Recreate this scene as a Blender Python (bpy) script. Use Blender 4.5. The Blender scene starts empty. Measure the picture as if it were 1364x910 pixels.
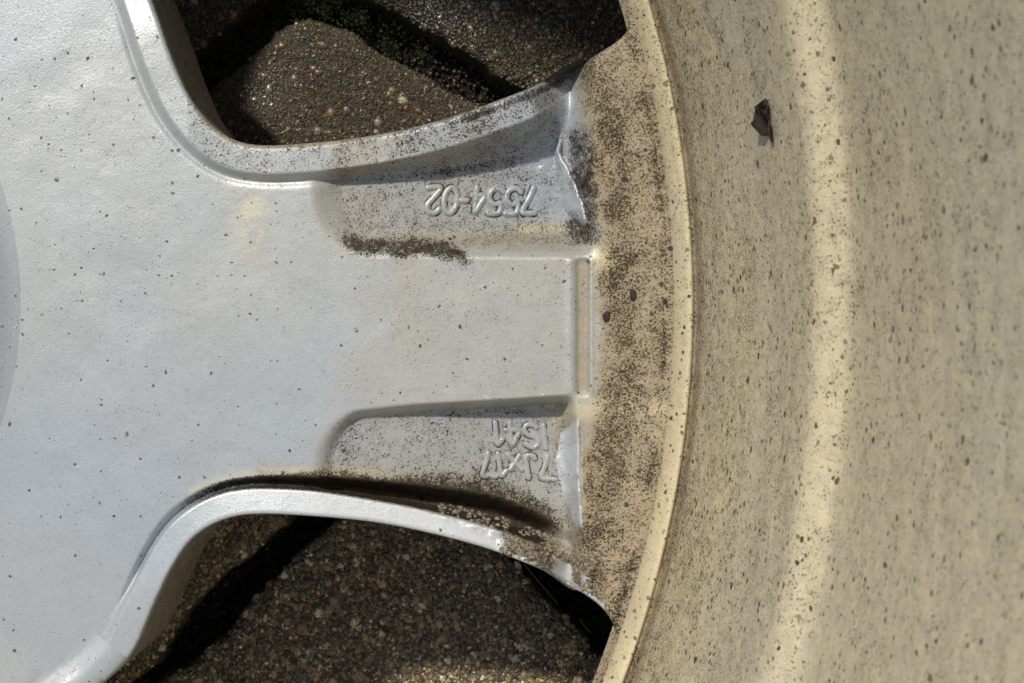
import bpy, math, random
import numpy as np

# ------------------------------------------------------------------ units
S = 0.00015                      # metres per photo pixel at the height of the spoke's back face
CX, CY = 682.0, 455.0            # image centre
WX, WY = -475.0, 405.0           # wheel axis, in the same pixel units
D = 2000.0                       # camera height above the spoke, in pixel units
GZ = -500.0                      # paving level below the spoke
Z0 = -GZ * S

scene = bpy.context.scene
col = scene.collection

# ------------------------------------------------------------------ camera
cam_d = bpy.data.cameras.new('camera')
cam = bpy.data.objects.new('camera', cam_d)
col.objects.link(cam)
cam.location = (0, 0, Z0 + D * S)
cam_d.sensor_width = 36.0
cam_d.lens = 36.0 * D / 1364.0
cam_d.clip_start = 0.005
cam_d.clip_end = 50
cam_d.dof.use_dof = True
cam_d.dof.focus_distance = D * S
cam_d.dof.aperture_fstop = 58
scene.camera = cam

# ------------------------------------------------------------------ sky, sun, exposure
SUN_EL, SUN_AZ = math.radians(53.2), math.radians(-33)      # azimuth from +Y, negative = towards -X
world = bpy.data.worlds.new('World')
scene.world = world
world.use_nodes = True
nt = world.node_tree
sky = nt.nodes.new('ShaderNodeTexSky')
sky.sky_type = 'NISHITA'
sky.sun_disc = False
sky.sun_elevation = SUN_EL
sky.sun_rotation = SUN_AZ
nt.links.new(sky.outputs[0], nt.nodes['Background'].inputs[0])
nt.nodes['Background'].inputs[1].default_value = 0.105
sun_d = bpy.data.lights.new('sun', 'SUN')
sun_d.energy = 2.9
sun_d.angle = math.radians(3)
sun_d.color = (1.0, 0.93, 0.82)
sun = bpy.data.objects.new('sun', sun_d)
col.objects.link(sun)
ldir = (math.sin(SUN_AZ) * math.cos(SUN_EL), math.cos(SUN_AZ) * math.cos(SUN_EL), math.sin(SUN_EL))
from mathutils import Vector
sun.rotation_euler = Vector(ldir).to_track_quat('Z', 'Y').to_euler()
sun.location = (-0.5, 0.8, 1.2)
vs = scene.view_settings
vs.view_transform = 'Standard'
vs.look = 'None'
vs.gamma = 1
vs.exposure = 0.0
vs.use_curve_mapping = False
scene.cycles.use_denoising = True
scene.cycles.max_bounces = 6

# ------------------------------------------------------------------ numpy helpers
rng = np.random.default_rng(7)
random.seed(7)
_tab = {}

def vnoise(x, y, scale, seed=0):
    t = _tab.setdefault(seed, np.random.default_rng(1000 + seed).random((256, 256)))
    x = np.asarray(x, float) / scale; y = np.asarray(y, float) / scale
    xi = np.floor(x).astype(int); yi = np.floor(y).astype(int)
    fx = x - xi; fy = y - yi
    fx = fx * fx * (3 - 2 * fx); fy = fy * fy * (3 - 2 * fy)
    a = t[xi & 255, yi & 255]; b = t[(xi + 1) & 255, yi & 255]
    c = t[xi & 255, (yi + 1) & 255]; d = t[(xi + 1) & 255, (yi + 1) & 255]
    return (a * (1 - fx) + b * fx) * (1 - fy) + (c * (1 - fx) + d * fx) * fy

def fbm(x, y, scale, seed=0, octaves=3):
    s = 0; amp = 1; tot = 0
    for k in range(octaves):
        s = s + amp * vnoise(x, y, scale / 2 ** k, seed + k); tot += amp; amp *= 0.5
    return s / tot

def ss(a, b, x):
    t = np.clip((x - a) / (b - a), 0, 1)
    return t * t * (3 - 2 * t)

def gauss(x, s):
    return np.exp(-(x / s) ** 2)

def catmull(pts, n=10, closed=False):
    P = np.array(pts, float); out = []
    m = len(P)
    for i in range(m if closed else m - 1):
        if closed:
            p0, p1, p2, p3 = P[i - 1], P[i], P[(i + 1) % m], P[(i + 2) % m]
        else:
            p0, p1, p2, p3 = P[max(i - 1, 0)], P[i], P[i + 1], P[min(i + 2, m - 1)]
        for k in range(n):
            t = k / n
            out.append(0.5 * (2 * p1 + (p2 - p0) * t + (2 * p0 - 5 * p1 + 4 * p2 - p3) * t ** 2 + (3 * p1 - p0 - 3 * p2 + p3) * t ** 3))
    if not closed:
        out.append(P[-1])
    return np.array(out)

def seg_dist(x, y, poly, closed=True):
    """unsigned distance of points to a polyline"""
    A = poly; B = np.roll(poly, -1, 0)
    if not closed:
        A = poly[:-1]; B = poly[1:]
    best = np.full(x.shape, 1e18)
    for (ax, ay), (bx, by) in zip(A, B):
        dx, dy = bx - ax, by - ay
        L = dx * dx + dy * dy + 1e-12
        t = np.clip(((x - ax) * dx + (y - ay) * dy) / L, 0, 1)
        ex = x - ax - t * dx; ey = y - ay - t * dy
        np.minimum(best, ex * ex + ey * ey, out=best)
    return np.sqrt(best)

def inside(x, y, poly):
    r = np.zeros(x.shape, bool)
    A = poly; B = np.roll(poly, -1, 0)
    for (ax, ay), (bx, by) in zip(A, B):
        if ay == by:
            continue
        c = ((ay > y) != (by > y)) & (x < (bx - ax) * (y - ay) / (by - ay) + ax)
        r ^= c
    return r

def sdf(x, y, poly):          # positive outside
    d = seg_dist(x, y, poly)
    return np.where(inside(x, y, poly), -d, d)

# ------------------------------------------------------------------ mesh helpers
def mesh_from(name, verts, faces, smooth=True):
    me = bpy.data.meshes.new(name)
    verts = np.asarray(verts, np.float32)
    me.vertices.add(len(verts)); me.vertices.foreach_set('co', verts.ravel())
    if isinstance(faces, np.ndarray):
        groups = [faces]
    else:
        groups = [np.asarray(f, np.int32) for f in faces if len(f)]
    tot = sum(len(g) for g in groups)
    li = np.concatenate([g.ravel() for g in groups]).astype(np.int32)
    cnt = np.concatenate([np.full(len(g), g.shape[1]) for g in groups]).astype(np.int32)
    st = np.concatenate([[0], np.cumsum(cnt)[:-1]]).astype(np.int32)
    me.loops.add(len(li)); me.loops.foreach_set('vertex_index', li)
    me.polygons.add(tot); me.polygons.foreach_set('loop_start', st)
    me.update(calc_edges=True)
    me.validate()
    if smooth:
        me.polygons.foreach_set('use_smooth', np.ones(len(me.polygons), bool))
    return me

def fattr(me, name, vals):
    a = me.attributes.new(name, 'FLOAT', 'POINT')
    a.data.foreach_set('value', np.broadcast_to(np.asarray(vals, np.float32), (len(me.vertices),)).ravel().copy())

def cattr(me, name, rgb):
    a = me.attributes.new(name, 'FLOAT_COLOR', 'POINT')
    c = np.ones((len(me.vertices), 4), np.float32); c[:, :3] = rgb
    a.data.foreach_set('color', c.ravel())

def obj(name, me, mat, parent=None, loc=(0, 0, 0)):
    o = bpy.data.objects.new(name, me)
    if mat is not None and me is not None and len(me.materials) == 0:
        me.materials.append(mat)
    o.location = loc
    if parent is not None:
        o.parent = parent
    col.objects.link(o)
    return o

def tag(o, label, cat, group=None):
    o['label'] = label; o['category'] = cat
    if group:
        o['group'] = group

# ------------------------------------------------------------------ node helpers
class NT:
    def __init__(self, name):
        self.m = bpy.data.materials.new(name); self.m.use_nodes = True
        self.t = self.m.node_tree; self.b = self.t.nodes['Principled BSDF']
    def n(self, ty, **kw):
        x = self.t.nodes.new(ty)
        for k, v in kw.items():
            setattr(x, k, v)
        return x
    def put(self, sock, v):
        if isinstance(v, bpy.types.NodeSocket):
            self.t.links.new(v, sock)
        elif v is not None:
            sock.default_value = v
    def math(self, op, a, b=None, c=None, clamp=False):
        x = self.n('ShaderNodeMath', operation=op, use_clamp=clamp)
        for i, v in enumerate((a, b, c)):
            self.put(x.inputs[i], v)
        return x.outputs[0]
    def mix(self, f, a, b):
        x = self.n('ShaderNodeMix', data_type='RGBA')
        self.put(x.inputs[0], f); self.put(x.inputs[6], a); self.put(x.inputs[7], b)
        return x.outputs[2]
    def mixf(self, f, a, b):
        x = self.n('ShaderNodeMix', data_type='FLOAT')
        self.put(x.inputs[0], f); self.put(x.inputs[2], a); self.put(x.inputs[3], b)
        return x.outputs[0]
    def attr(self, name):
        return self.n('ShaderNodeAttribute', attribute_name=name)
    def coords(self, scale=(1, 1, 1)):
        tc = self.n('ShaderNodeTexCoord')
        mp = self.n('ShaderNodeMapping')
        self.t.links.new(tc.outputs['Object'], mp.inputs[0])
        mp.inputs['Scale'].default_value = tuple(s / S for s in scale)
        return mp.outputs[0]
    def noise(self, vec, scale, detail=2.0, rough=0.5, dist=0.0):
        x = self.n('ShaderNodeTexNoise')
        self.put(x.inputs['Vector'], vec)
        x.inputs['Scale'].default_value = scale; x.inputs['Detail'].default_value = detail
        x.inputs['Roughness'].default_value = rough; x.inputs['Distortion'].default_value = dist
        return x.outputs[0]
    def vor(self, vec, scale, feature='F1', rand=1.0):
        x = self.n('ShaderNodeTexVoronoi', feature=feature)
        self.put(x.inputs['Vector'], vec); x.inputs['Scale'].default_value = scale
        x.inputs['Randomness'].default_value = rand
        return x
    def bump(self, h, strength, dist, normal=None):
        x = self.n('ShaderNodeBump')
        x.inputs['Strength'].default_value = strength; x.inputs['Distance'].default_value = dist * S
        self.put(x.inputs['Height'], h)
        if normal is not None:
            self.put(x.inputs['Normal'], normal)
        return x.outputs[0]
    def thresh(self, n, thr, gain):
        d = self.math('SUBTRACT', n, thr)
        return self.math('MULTIPLY_ADD', d, gain, 0.5, clamp=True)

# ------------------------------------------------------------------ materials
def alloy_material():
    m = NT('painted_alloy')
    v = m.coords()
    film = m.attr('film').outputs['Fac']     # tan brake dust film and a painted lit edge
    soot_shade = m.attr('soot_shade').outputs['Fac']     # density of fine black grains: grime and painted shade
    speck = m.attr('speck').outputs['Fac']   # density of separate flecks
    cream_light = m.attr('cream_light').outputs['Fac']   # pale deposits and painted sun highlights
    cool = m.attr('cool').outputs['Fac']     # blue grey tint
    bare = m.attr('bare').outputs['Fac']     # film thin and grey on the barrel wall
    big = m.noise(v, 0.012, 4, 0.6)
    mid = m.noise(v, 0.07, 4, 0.62)
    fine = m.noise(v, 0.33, 2, 0.55)
    paint = m.mix(big, (0.46, 0.50, 0.51, 1), (0.57, 0.60, 0.60, 1))
    paint = m.mix(m.math('MULTIPLY', cool, 0.7), paint, (0.42, 0.50, 0.60, 1))
    # film, broken up
    fm = m.math('ADD', film, m.math('MULTIPLY', m.math('SUBTRACT', mid, 0.5), m.math('MULTIPLY', film, 1.1)), clamp=True)
    tan_c = m.mix(m.thresh(mid, 0.5, 2.2), (0.255, 0.19, 0.105, 1), (0.44, 0.36, 0.23, 1))
    wall_c = m.mix(m.thresh(mid, 0.5, 2.0), (0.63, 0.53, 0.335, 1), (0.77, 0.68, 0.45, 1))
    tan_c = m.mix(bare, tan_c, wall_c)
    c = m.mix(fm, paint, tan_c)
    c = m.mix(cream_light, c, (0.80, 0.71, 0.44, 1))
    white = m.attr('white').outputs['Fac']
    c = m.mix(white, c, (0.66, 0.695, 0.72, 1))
    # faint mottling of dust everywhere
    c = m.mix(m.math('MULTIPLY', m.thresh(fine, 0.56, 5), 0.16), c, (0.26, 0.23, 0.19, 1))
    # fine grains over a soft brown stain of the same grime and painted shade
    st = m.noise(v, 0.055, 5, 0.72, 0.4)
    sta = m.math('MULTIPLY', m.thresh(st, m.math('MULTIPLY_ADD', soot_shade, -0.30, 0.62), 3.5), m.math('MINIMUM', m.math('MULTIPLY', soot_shade, 0.9), 0.45))
    haze = m.math('MULTIPLY', m.math('MINIMUM', soot_shade, 1.0), m.math('MULTIPLY_ADD', st, 0.5, 0.12))
    c = m.mix(haze, c, m.mix(film, (0.16, 0.15, 0.14, 1), (0.17, 0.115, 0.06, 1)))
    c = m.mix(sta, c, m.mix(film, (0.13, 0.12, 0.11, 1), (0.15, 0.10, 0.055, 1)))
    g1 = m.noise(v, 0.37, 2, 0.6)
    v2 = m.coords((1.0, 0.75, 1.0))
    g2 = m.noise(v2, 0.24, 4, 0.85, 0.3)
    gg = m.math('ADD', m.math('MULTIPLY', g1, 0.6), m.math('MULTIPLY', g2, 0.4))
    gg = m.math('ADD', gg, m.math('MULTIPLY', m.math('SUBTRACT', st, 0.5), 0.22))
    thr = m.math('MULTIPLY_ADD', soot_shade, -0.34, 0.675)
    grains = m.thresh(gg, thr, 9)
    grains = m.math('MULTIPLY', grains, m.math('GREATER_THAN', soot_shade, 0.004))
    soot_c = m.mix(m.thresh(m.noise(v, 0.21, 2), 0.5, 4), (0.008, 0.006, 0.005, 1), (0.055, 0.037, 0.022, 1))
    c = m.mix(m.math('MULTIPLY', grains, m.mixf(m.thresh(mid, 0.5, 3), 0.80, 0.98)), c, soot_c)
    # separate flecks
    def flecks(scale, rmax, vec, seed, prob):
        off = m.n('ShaderNodeVectorMath', operation='ADD')
        m.put(off.inputs[0], vec); off.inputs[1].default_value = (seed, seed * 1.7, seed * 0.6)
        wob = m.n('ShaderNodeTexNoise'); m.put(wob.inputs['Vector'], off.outputs[0]); wob.inputs['Scale'].default_value = 0.16; wob.inputs['Detail'].default_value = 3
        ad = m.n('ShaderNodeVectorMath', operation='MULTIPLY_ADD')
        m.put(ad.inputs[0], wob.outputs['Color']); ad.inputs[1].default_value = (7, 7, 7); m.put(ad.inputs[2], off.outputs[0])
        vo = m.vor(ad.outputs[0], scale)
        sep = m.n('ShaderNodeSeparateColor'); m.put(sep.inputs[0], vo.outputs['Color'])
        rad = m.math('MULTIPLY', m.math('POWER', sep.outputs[1], 2.8), rmax * scale)
        rad = m.math('MULTIPLY', m.math('ADD', rad, 0.6 * scale), m.math('MINIMUM', m.math('MULTIPLY_ADD', speck, 0.6, 0.72), 1.0))
        dot = m.thresh(rad, vo.outputs['Distance'], 1.0 / (0.9 * scale))
        on = m.math('LESS_THAN', sep.outputs[0], prob)
        return m.math('MULTIPLY', dot, on), sep.outputs[2]
    f1, r1 = flecks(0.065, 3.9, v, 0.0, speck)
    f2, r2 = flecks(0.115, 2.5, v, 41.0, m.math('MULTIPLY_ADD', speck, 0.95, 0.22))
    fk_c = m.mix(r1, (0.02, 0.015, 0.012, 1), (0.13, 0.085, 0.045, 1))
    c = m.mix(m.math('MULTIPLY', f1, m.mixf(r1, 0.97, 0.7)), c, fk_c)
    c = m.mix(m.math('MULTIPLY', f2, m.mixf(r2, 0.45, 0.97)), c, (0.035, 0.025, 0.018, 1))
    m.put(m.b.inputs['Base Color'], c)
    dirt = m.math('MAXIMUM', m.math('MAXIMUM', fm, grains), m.math('MAXIMUM', f1, f2))
    m.put(m.b.inputs['Roughness'], m.mixf(dirt, 0.34, 0.68))
    m.put(m.b.inputs['Specular IOR Level'], m.mixf(grains, 0.5, 0.12))
    m.put(m.b.inputs['Metallic'], m.mixf(dirt, 0.22, 0.0))
    wet = m.attr('wet').outputs['Fac']
    m.put(m.b.inputs['Coat Weight'], m.math('MULTIPLY', m.mixf(wet, 0.10, 1.0), m.math('SUBTRACT', 1.0, m.math('MULTIPLY', grains, 0.9))))
    m.b.inputs['Coat Roughness'].default_value = 0.07
    h = m.math('ADD', m.math('MULTIPLY', fine, 0.18), m.math('MULTIPLY', mid, m.mixf(fm, 0.13, 0.7)))
    h = m.math('ADD', h, m.math('MULTIPLY', grains, 0.45))
    h = m.math('ADD', h, m.math('MULTIPLY', m.math('MAXIMUM', f1, f2), 0.8))
    nb = m.bump(h, 0.55, 2.2)
    m.put(m.b.inputs['Normal'], nb)
    wb = m.bump(m.noise(v, 0.13, 2, 0.5), 1.0, 8.0)
    m.put(m.b.inputs['Coat Normal'], wb)
    return m.m

def concrete_material():
    m = NT('wet_concrete')
    v = m.coords()
    a = m.vor(v, 0.16); b = m.vor(v, 0.33); n = m.noise(v, 0.02, 5, 0.65); f = m.noise(v, 0.5, 3, 0.6)
    sep = m.n('ShaderNodeSeparateColor'); m.put(sep.inputs[0], a.outputs['Color'])
    c = m.mix(n, (0.050, 0.043, 0.026, 1), (0.145, 0.125, 0.078, 1))
    c = m.mix(m.math('MULTIPLY', sep.outputs[0], 0.55), c, (0.16, 0.14, 0.09, 1))
    c = m.mix(m.math('MULTIPLY', m.thresh(f, 0.55, 5), 0.5), c, (0.012, 0.010, 0.008, 1))
    brighten = m.attr('brighten').outputs['Fac']  # colour factor that brightens the lower stones lying in shade
    dv = m.n('ShaderNodeVectorMath', operation='SCALE'); m.put(dv.inputs[0], c); m.put(dv.inputs['Scale'], brighten)
    m.put(m.b.inputs['Base Color'], dv.outputs[0])
    m.put(m.b.inputs['Roughness'], m.mixf(n, 0.2, 0.5))
    h = m.math('ADD', m.math('MULTIPLY', a.outputs['Distance'], -0.9), m.math('MULTIPLY', b.outputs['Distance'], -0.5))
    h = m.math('ADD', h, m.math('MULTIPLY', f, 0.8))
    m.put(m.b.inputs['Normal'], m.bump(h, 1.0, 4.0))
    return m.m

def pebble_material():
    m = NT('wet_aggregate')
    v = m.coords()
    c = m.attr('tint').outputs['Color']
    n = m.noise(v, 0.25, 3, 0.6)
    c2 = m.mix(m.math('MULTIPLY', m.thresh(n, 0.52, 4), 0.6), c, (0.02, 0.016, 0.012, 1))
    m.put(m.b.inputs['Base Color'], c2)
    wet = m.attr('wet').outputs['Fac']
    m.put(m.b.inputs['Roughness'], m.mixf(wet, 0.22, 0.2)); m.put(m.b.inputs['Coat Weight'], wet); m.b.inputs['Coat Roughness'].default_value = 0.3; m.b.inputs['Coat IOR'].default_value = 2.2
    m.put(m.b.inputs['Normal'], m.bump(n, 0.8, 1.5))
    return m.m

def simple_material(name, c1, c2, rough=0.7, scale=0.1, bumpd=3.0):
    m = NT(name)
    v = m.coords()
    n = m.noise(v, scale, 5, 0.65)
    m.put(m.b.inputs['Base Color'], m.mix(m.thresh(n, 0.5, 3), c1, c2))
    m.b.inputs['Roughness'].default_value = rough
    m.put(m.b.inputs['Normal'], m.bump(m.noise(v, scale * 3, 4, 0.65), 0.9, bumpd))
    return m.m

ALLOY = alloy_material()
CONC = concrete_material()
PEB = pebble_material()
SOIL = simple_material('damp_soil', (0.006, 0.005, 0.004, 1), (0.025, 0.018, 0.011, 1), 0.8, 0.08, 8)
MOSS = simple_material('moss', (0.010, 0.014, 0.004, 1), (0.042, 0.052, 0.013, 1), 0.6, 0.1, 2)
LEAF = simple_material('dead_leaf', (0.014, 0.010, 0.008, 1), (0.07, 0.045, 0.03, 1), 0.5, 0.12, 3)
STRAW = simple_material('dry_straw', (0.16, 0.12, 0.07, 1), (0.30, 0.24, 0.15, 1), 0.5, 0.2, 1)
CRUST = simple_material('dried_mud', (0.09, 0.07, 0.04, 1), (0.50, 0.45, 0.34, 1), 0.75, 0.16, 4)
FLASH = None

# ------------------------------------------------------------------ wheel geometry fields (photo pixel units)
def pol(deg, R):
    a = math.radians(deg)
    return (WX + R * math.cos(a), WY - R * math.sin(a))

top_pts = [pol(46, 830), pol(40, 803), pol(35, 800), (208, 14), (229, 76), (256, 134), (294, 176), (340, 193), (420, 190),
           (500, 180), (580, 162), (660, 135), (720, 111), (770, 87), (806, 66), (826, 52), (835, 41), (836, 28), (834, 8),
           pol(19, 1369), pol(24, 1369), pol(32, 1369), pol(40, 1369), pol(47, 1369), pol(50, 1100)]
bot_pts = [pol(-46, 830), pol(-40, 803), pol(-35, 800), (208, 800), (229, 756), (256, 718), (294, 694), (340, 685), (420, 688),
           (500, 696), (571, 710), (640, 728), (690, 746), (730, 763), (765, 783), (792, 801), (808, 817), (818, 836), (818, 852), (815, 868),
           pol(-21.5, 1370), pol(-26, 1370), pol(-32, 1370), pol(-40, 1370), pol(-47, 1370), pol(-50, 1100)]
TOP = catmull(top_pts, 6, True)
BOT = catmull(bot_pts, 6, True)

def I(x, xs, ys):
    return np.interp(x, xs, ys)

def pocket_d(a, b, r):
    """inside distance from a rounded corner made of two edges"""
    d = np.minimum(a, b)
    cr = r - np.hypot(np.maximum(r - a, 0), np.maximum(r - b, 0))
    return np.where((a < r) & (b < r), cr, d)

def low_edge(x):      # plateau edge over the lower pocket
    return I(x, [410, 440, 472, 551, 683, 770], [566, 557, 545, 537, 530, 524])

def fields(u, v, sT=None, sB=None):
    if sT is None:
        sT = sdf(u, v, TOP)
    if sB is None:
        sB = sdf(u, v, BOT)
    R = np.hypot(u - WX, v - WY)
    wob = (vnoise(u, v, 40, 3) - 0.5)
    # pockets
    d1 = pocket_d(u - 413, 346 - v, 85.0)
    w1 = 46 - 4 * ss(430, 500, u)
    m1 = ss(0, 1, np.clip(d1 / w1, 0, 1))
    e1 = I(v, [120, 200, 300, 346], [752, 746, 752, 762])
    m1 = m1 * (1 - ss(e1, e1 + 48, u))
    P1 = 16 + 42 * ss(415, 790, u)
    d2 = pocket_d(u - 414, v - low_edge(u), 60.0)
    w2 = I(u, [414, 440, 480], [52, 34, 15])
    m2 = ss(0, 1, np.clip(d2 / w2, 0, 1))
    e2 = I(v, [530, 580, 650, 720], [742, 748, 750, 755])
    m2 = m2 * (1 - ss(e2, e2 + 26, u))
    P2 = 16 + 33 * ss(415, 760, u)
    z = -P1 * m1 - P2 * m2
    # small step where the plateau meets the ring floor
    onp = ss(340, 350, v) * (1 - ss(520, 530, v))
    z = z + onp * (2.0 * gauss(u - 760, 5) - 4.0 * ss(764, 772, u) * (1 - ss(780, 787, u)) + 1.5 * gauss(u - 788, 3))
    # ring floor rising to the barrel
    ring = 10 * ss(1300, 1372, R) ** 1.5 + 3 * ss(1255, 1300, R)
    z = z + ring
    radial = 1 - ss(1210, 1272, R)
    hubf = 1 - ss(1.0, 0.0, (R - 690) / 130)
    # upper rib
    wT = 37.0 - 8 * ss(700, 770, u)
    wwT = I(u, [150, 340, 490, 604, 690, 750], [12, 12, 15, 29, 42, 55])
    ang0 = np.degrees(np.abs(np.arctan2(WY - v, u - WX)))
    side = ss(27, 34, ang0)
    ribz = 13.0 * (1 - side) + 8.0 * side
    wT = wT * (1 - side) + 34.0 * side
    wwT = wwT * (1 - side) + 14.0 * side
    t = np.clip((sT - wT) / wwT, 0, 1)
    up = 1 - ss(0, 1, t ** 0.8)
    up = up * radial
    z = np.where(sT < wT + wwT, z * (1 - up) + (ribz + ring) * up, z)
    z = z - 2.5 * gauss(sT - wT - wwT, 5) * radial * (u < 470) * (1 - side)
    # lower groove and rib
    wB = 34.0 - 5 * ss(400, 520, u)
    gw = I(u, [150, 340, 420, 455, 551, 640, 700, 770], [12, 16, 19, 23, 30, 40, 40, 34])
    gd = I(u, [150, 340, 420, 500, 700, 770], [10, 15, 26, 40, 44, 22])
    wB = wB * (1 - side) + 34.0 * side
    gw = gw * (1 - side) + 14.0 * side
    gd = gd * (1 - side)
    ribB = 5.0 * (1 - side) + 8.0 * side
    q = (sB - wB) / gw                      # 0 at the rib crest, 1 at the floor edge
    radB = 1 - ss(1225, 1290, R)
    prof = ss(0.0, 0.30, q) * (1 - ss(0.42, 1.02, q))
    z = z - gd * prof * radB
    crestB = 1 - ss(-0.08, 0.12 + 0.88 * side, q)
    crust = ss(655, 680, u) * ss(-0.05, 0.2, 1 - np.abs(sB - 18) / 30) * (1 - ss(800, 812, u))
    z = np.where(sB < wB + (0.3 + 0.7 * side) * gw, z * (1 - crestB * radB) + (ribB + ring) * crestB * radB, z)
    nc = fbm(u, v, 34, 51, 3) - 0.5
    chip = (((u > 736) & (u < 762)) | ((u > 774) & (u < 786))) * ss(24, 19, sB + 14 * nc) + (u > 676) * (u < 805) * ss(6, 4, sB + 8 * nc)
    chip = np.clip(chip, 0, 1) * (u > 670) * (v < 815)
    crust = crust * (1 - 0.8 * chip)
    z = z + 0.16 * np.clip(wB - sB, 0, 40) * crestB * radB * (1 - side)
    # flash ridges at the pocket ends
    rg = np.array([(748, 180), (744, 204), (753, 222), (766, 247), (778, 280), (781, 298)], float)
    near = (u > 690) & (u < 815) & (v > 165) & (v < 312)
    fin1 = np.zeros_like(u); side1 = np.zeros_like(u)
    if near.any():
        xr = np.interp(v[near], rg[:, 1], rg[:, 0]); dx = xr - u[near] + 3 * (vnoise(u[near], v[near], 9, 37) - 0.5)
        wl = I(v[near], [180, 205, 240, 280, 298], [2, 6, 20, 26, 10])
        fin1[near] = np.where(dx > 0, np.clip(1 - dx / wl, 0, 1) ** 0.85, np.clip(1 + dx / 3.5, 0, 1)) * ss(176, 200, v[near]) * ss(306, 294, v[near])
        side1[near] = (dx > -1.5) * fin1[near]
    z = z + fin1 * 19
    xr2 = I(v, [556, 580, 640, 702], [771, 769, 771, 773]) + 3 * (vnoise(u, v, 11, 38) - 0.5)
    d2r = xr2 - u
    wl2 = I(v, [556, 578, 610, 650, 690, 706], [1, 22, 30, 23, 11, 2])
    fin2 = np.where(d2r > 0, np.clip(1 - d2r / wl2, 0, 1), np.clip(1 + d2r / 3, 0, 1)) * ss(556, 572, v) * ss(708, 698, v) * (d2r < 60) * (d2r > -4)
    face2 = (d2r > -2) * (d2r < wl2) * ss(556, 575, v) * ss(708, 698, v)
    z = z + fin2 * 8 + face2 * (vnoise(u * 2.2, v * 0.6, 9, 39) - 0.5) * 3
    z = z + crust * (fbm(u, v, 14, 31, 3) - 0.45) * 21
    fringe = gauss(q - 0.05, 0.22) * ss(560, 640, u) * radB
    z = z + fringe * (fbm(u, v, 9, 41, 2) - 0.4) * 16
    # rounded edges at the windows
    for sd, r in ((sT, 7.0), (sB, 5.0)):
        k = np.clip(1 - sd / r, 0, 1)
        z = z - r * (1 - np.sqrt(np.maximum(1 - k * k, 0))) * 0.9
    # casting unevenness
    ang = np.degrees(np.abs(np.arctan2(WY - v, u - WX)))
    calm = ss(502, 560, R) * (1 - ss(1340, 1368, R)) * (1 - ss(30, 35, ang))
    z = z + ((fbm(u, v, 60, 11, 2) - 0.5) * 1.6 + (vnoise(u, v, 9, 15) - 0.5) * 0.12) * calm
    wz = gauss(np.hypot((u - 690) / 50, (v - 212) / 15), 1.0)
    z = z + wz * (fbm(u, v, 11, 85, 2) - 0.5) * 5
    # ---- dirt, with some light and shade painted in
    n1 = fbm(u, v, 34, 51, 3) - 0.5
    n2 = fbm(u, v, 90, 61, 3) - 0.5
    plate = (1 - m1) * (1 - m2)
    film = 0.05 + 0.21 * ss(455, 520, u + 120 * n1 + 0.25 * (v - 430)) + 0.22 * n2
    film = film * (1 - 0.5 * ss(0, 1, m1 * ss(620, 720, u)))
    film = np.maximum(film, 0.60 * ss(282, 322, v) * (1 - ss(338, 350, v)) * m1 ** 0.3 * ss(420, 470, u) * (d1 > 0))
    film = np.maximum(film, 0.34 * gauss(d1 - 10, 20) * (d1 > -24) * (u < 800) * (v > 235))
    film = np.maximum(film, 0.42 * m1 * (1 - ss(470, 600, u)))
    film = np.maximum(film, 0.26 * gauss(d2 - 4, 16) * (u < 560) * (v < 632) * (u > 400))
    film = np.maximum(film, 0.62 * ss(606, 628, v + 16 * n1 - I(u, [340, 500, 640, 700, 770], [0, 0, 14, 36, 70])) * (sB > wB) * (u > 340) * (1 - 0.3 * ss(400, 420, -u + 820)))
    film = np.maximum(film, 0.7 * ss(705, 750, u + 40 * n1) * ss(535, 550, v) * (1 - ss(590, 612, v)))
    film = np.maximum(film, onp * 0.72 * ss(764, 768, u) * (1 - ss(784, 788, u)))
    film = film * (1 - 0.85 * ss(746, 764, u) * (1 - ss(784, 804, u + 20 * n1)) * ss(140, 190, v) * (1 - ss(300, 330, v)))
    film = np.maximum(film, 0.98 * ss(1256, 1286, R + 30 * n1) + 0.0 * ss(1256, 1274, R + 10 * n1))
    film = np.maximum(film, 0.75 * gauss(sT - 2, 4) * (u < 480) * (u > 260))  # lit line on the upper rib's rounded edge, painted tan
    film = np.maximum(film, 0.7 * ss(735, 790, u + 40 * n1) * (sT < wT + 10))
    film = np.maximum(film, 0.8 * crust)
    cool = np.clip(m1 * ss(600, 700, u) * (1 - ss(280, 300, v)) + 0.55 * (1 - ss(400, 520, u + 100 * n2)) * ss(380, 620, v) + 0.3 * m2 * (1 - ss(600, 620, v)), 0, 1)
    cool = np.maximum(cool, 0.5 * gauss(u - 759, 6) * onp)
    soot_shade = 0.07 + 0.08 * n1 + 0.05 * ss(450, 560, u)
    soot_shade = np.maximum(soot_shade, (0.30 + 0.2 * n1) * m1); soot_shade = np.maximum(soot_shade, (0.29 + 0.2 * n1) * m2)  # pocket dust, thickened to paint deeper shading on the floors
    soot_shade = np.maximum(soot_shade, 0.34 * m1 * ss(255, 305, v + 30 * n1))
    streak = gauss(v - I(u, [440, 480, 600, 625], [316, 327, 333, 341]), 15 + 18 * n1) * ss(436, 470, u) * (1 - ss(598, 620, u - 0.8 * (v - 325)))
    clump = 0.70 + 0.6 * vnoise(u, v, 5, 47)
    soot_shade = np.maximum(soot_shade, 0.80 * streak * clump + 0.0)
    soot_shade = np.maximum(soot_shade, 0.34 * gauss(v - 318, 18) * ss(600, 620, u) * (u < 800))
    soot_shade = np.maximum(soot_shade, (0.62 + 0.5 * n1) * clump * ss(746, 764, u + 20 * n1) * (1 - ss(786, 812, u + 20 * n1)) * ss(140, 190, v) * (1 - ss(312, 345, v)))
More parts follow.
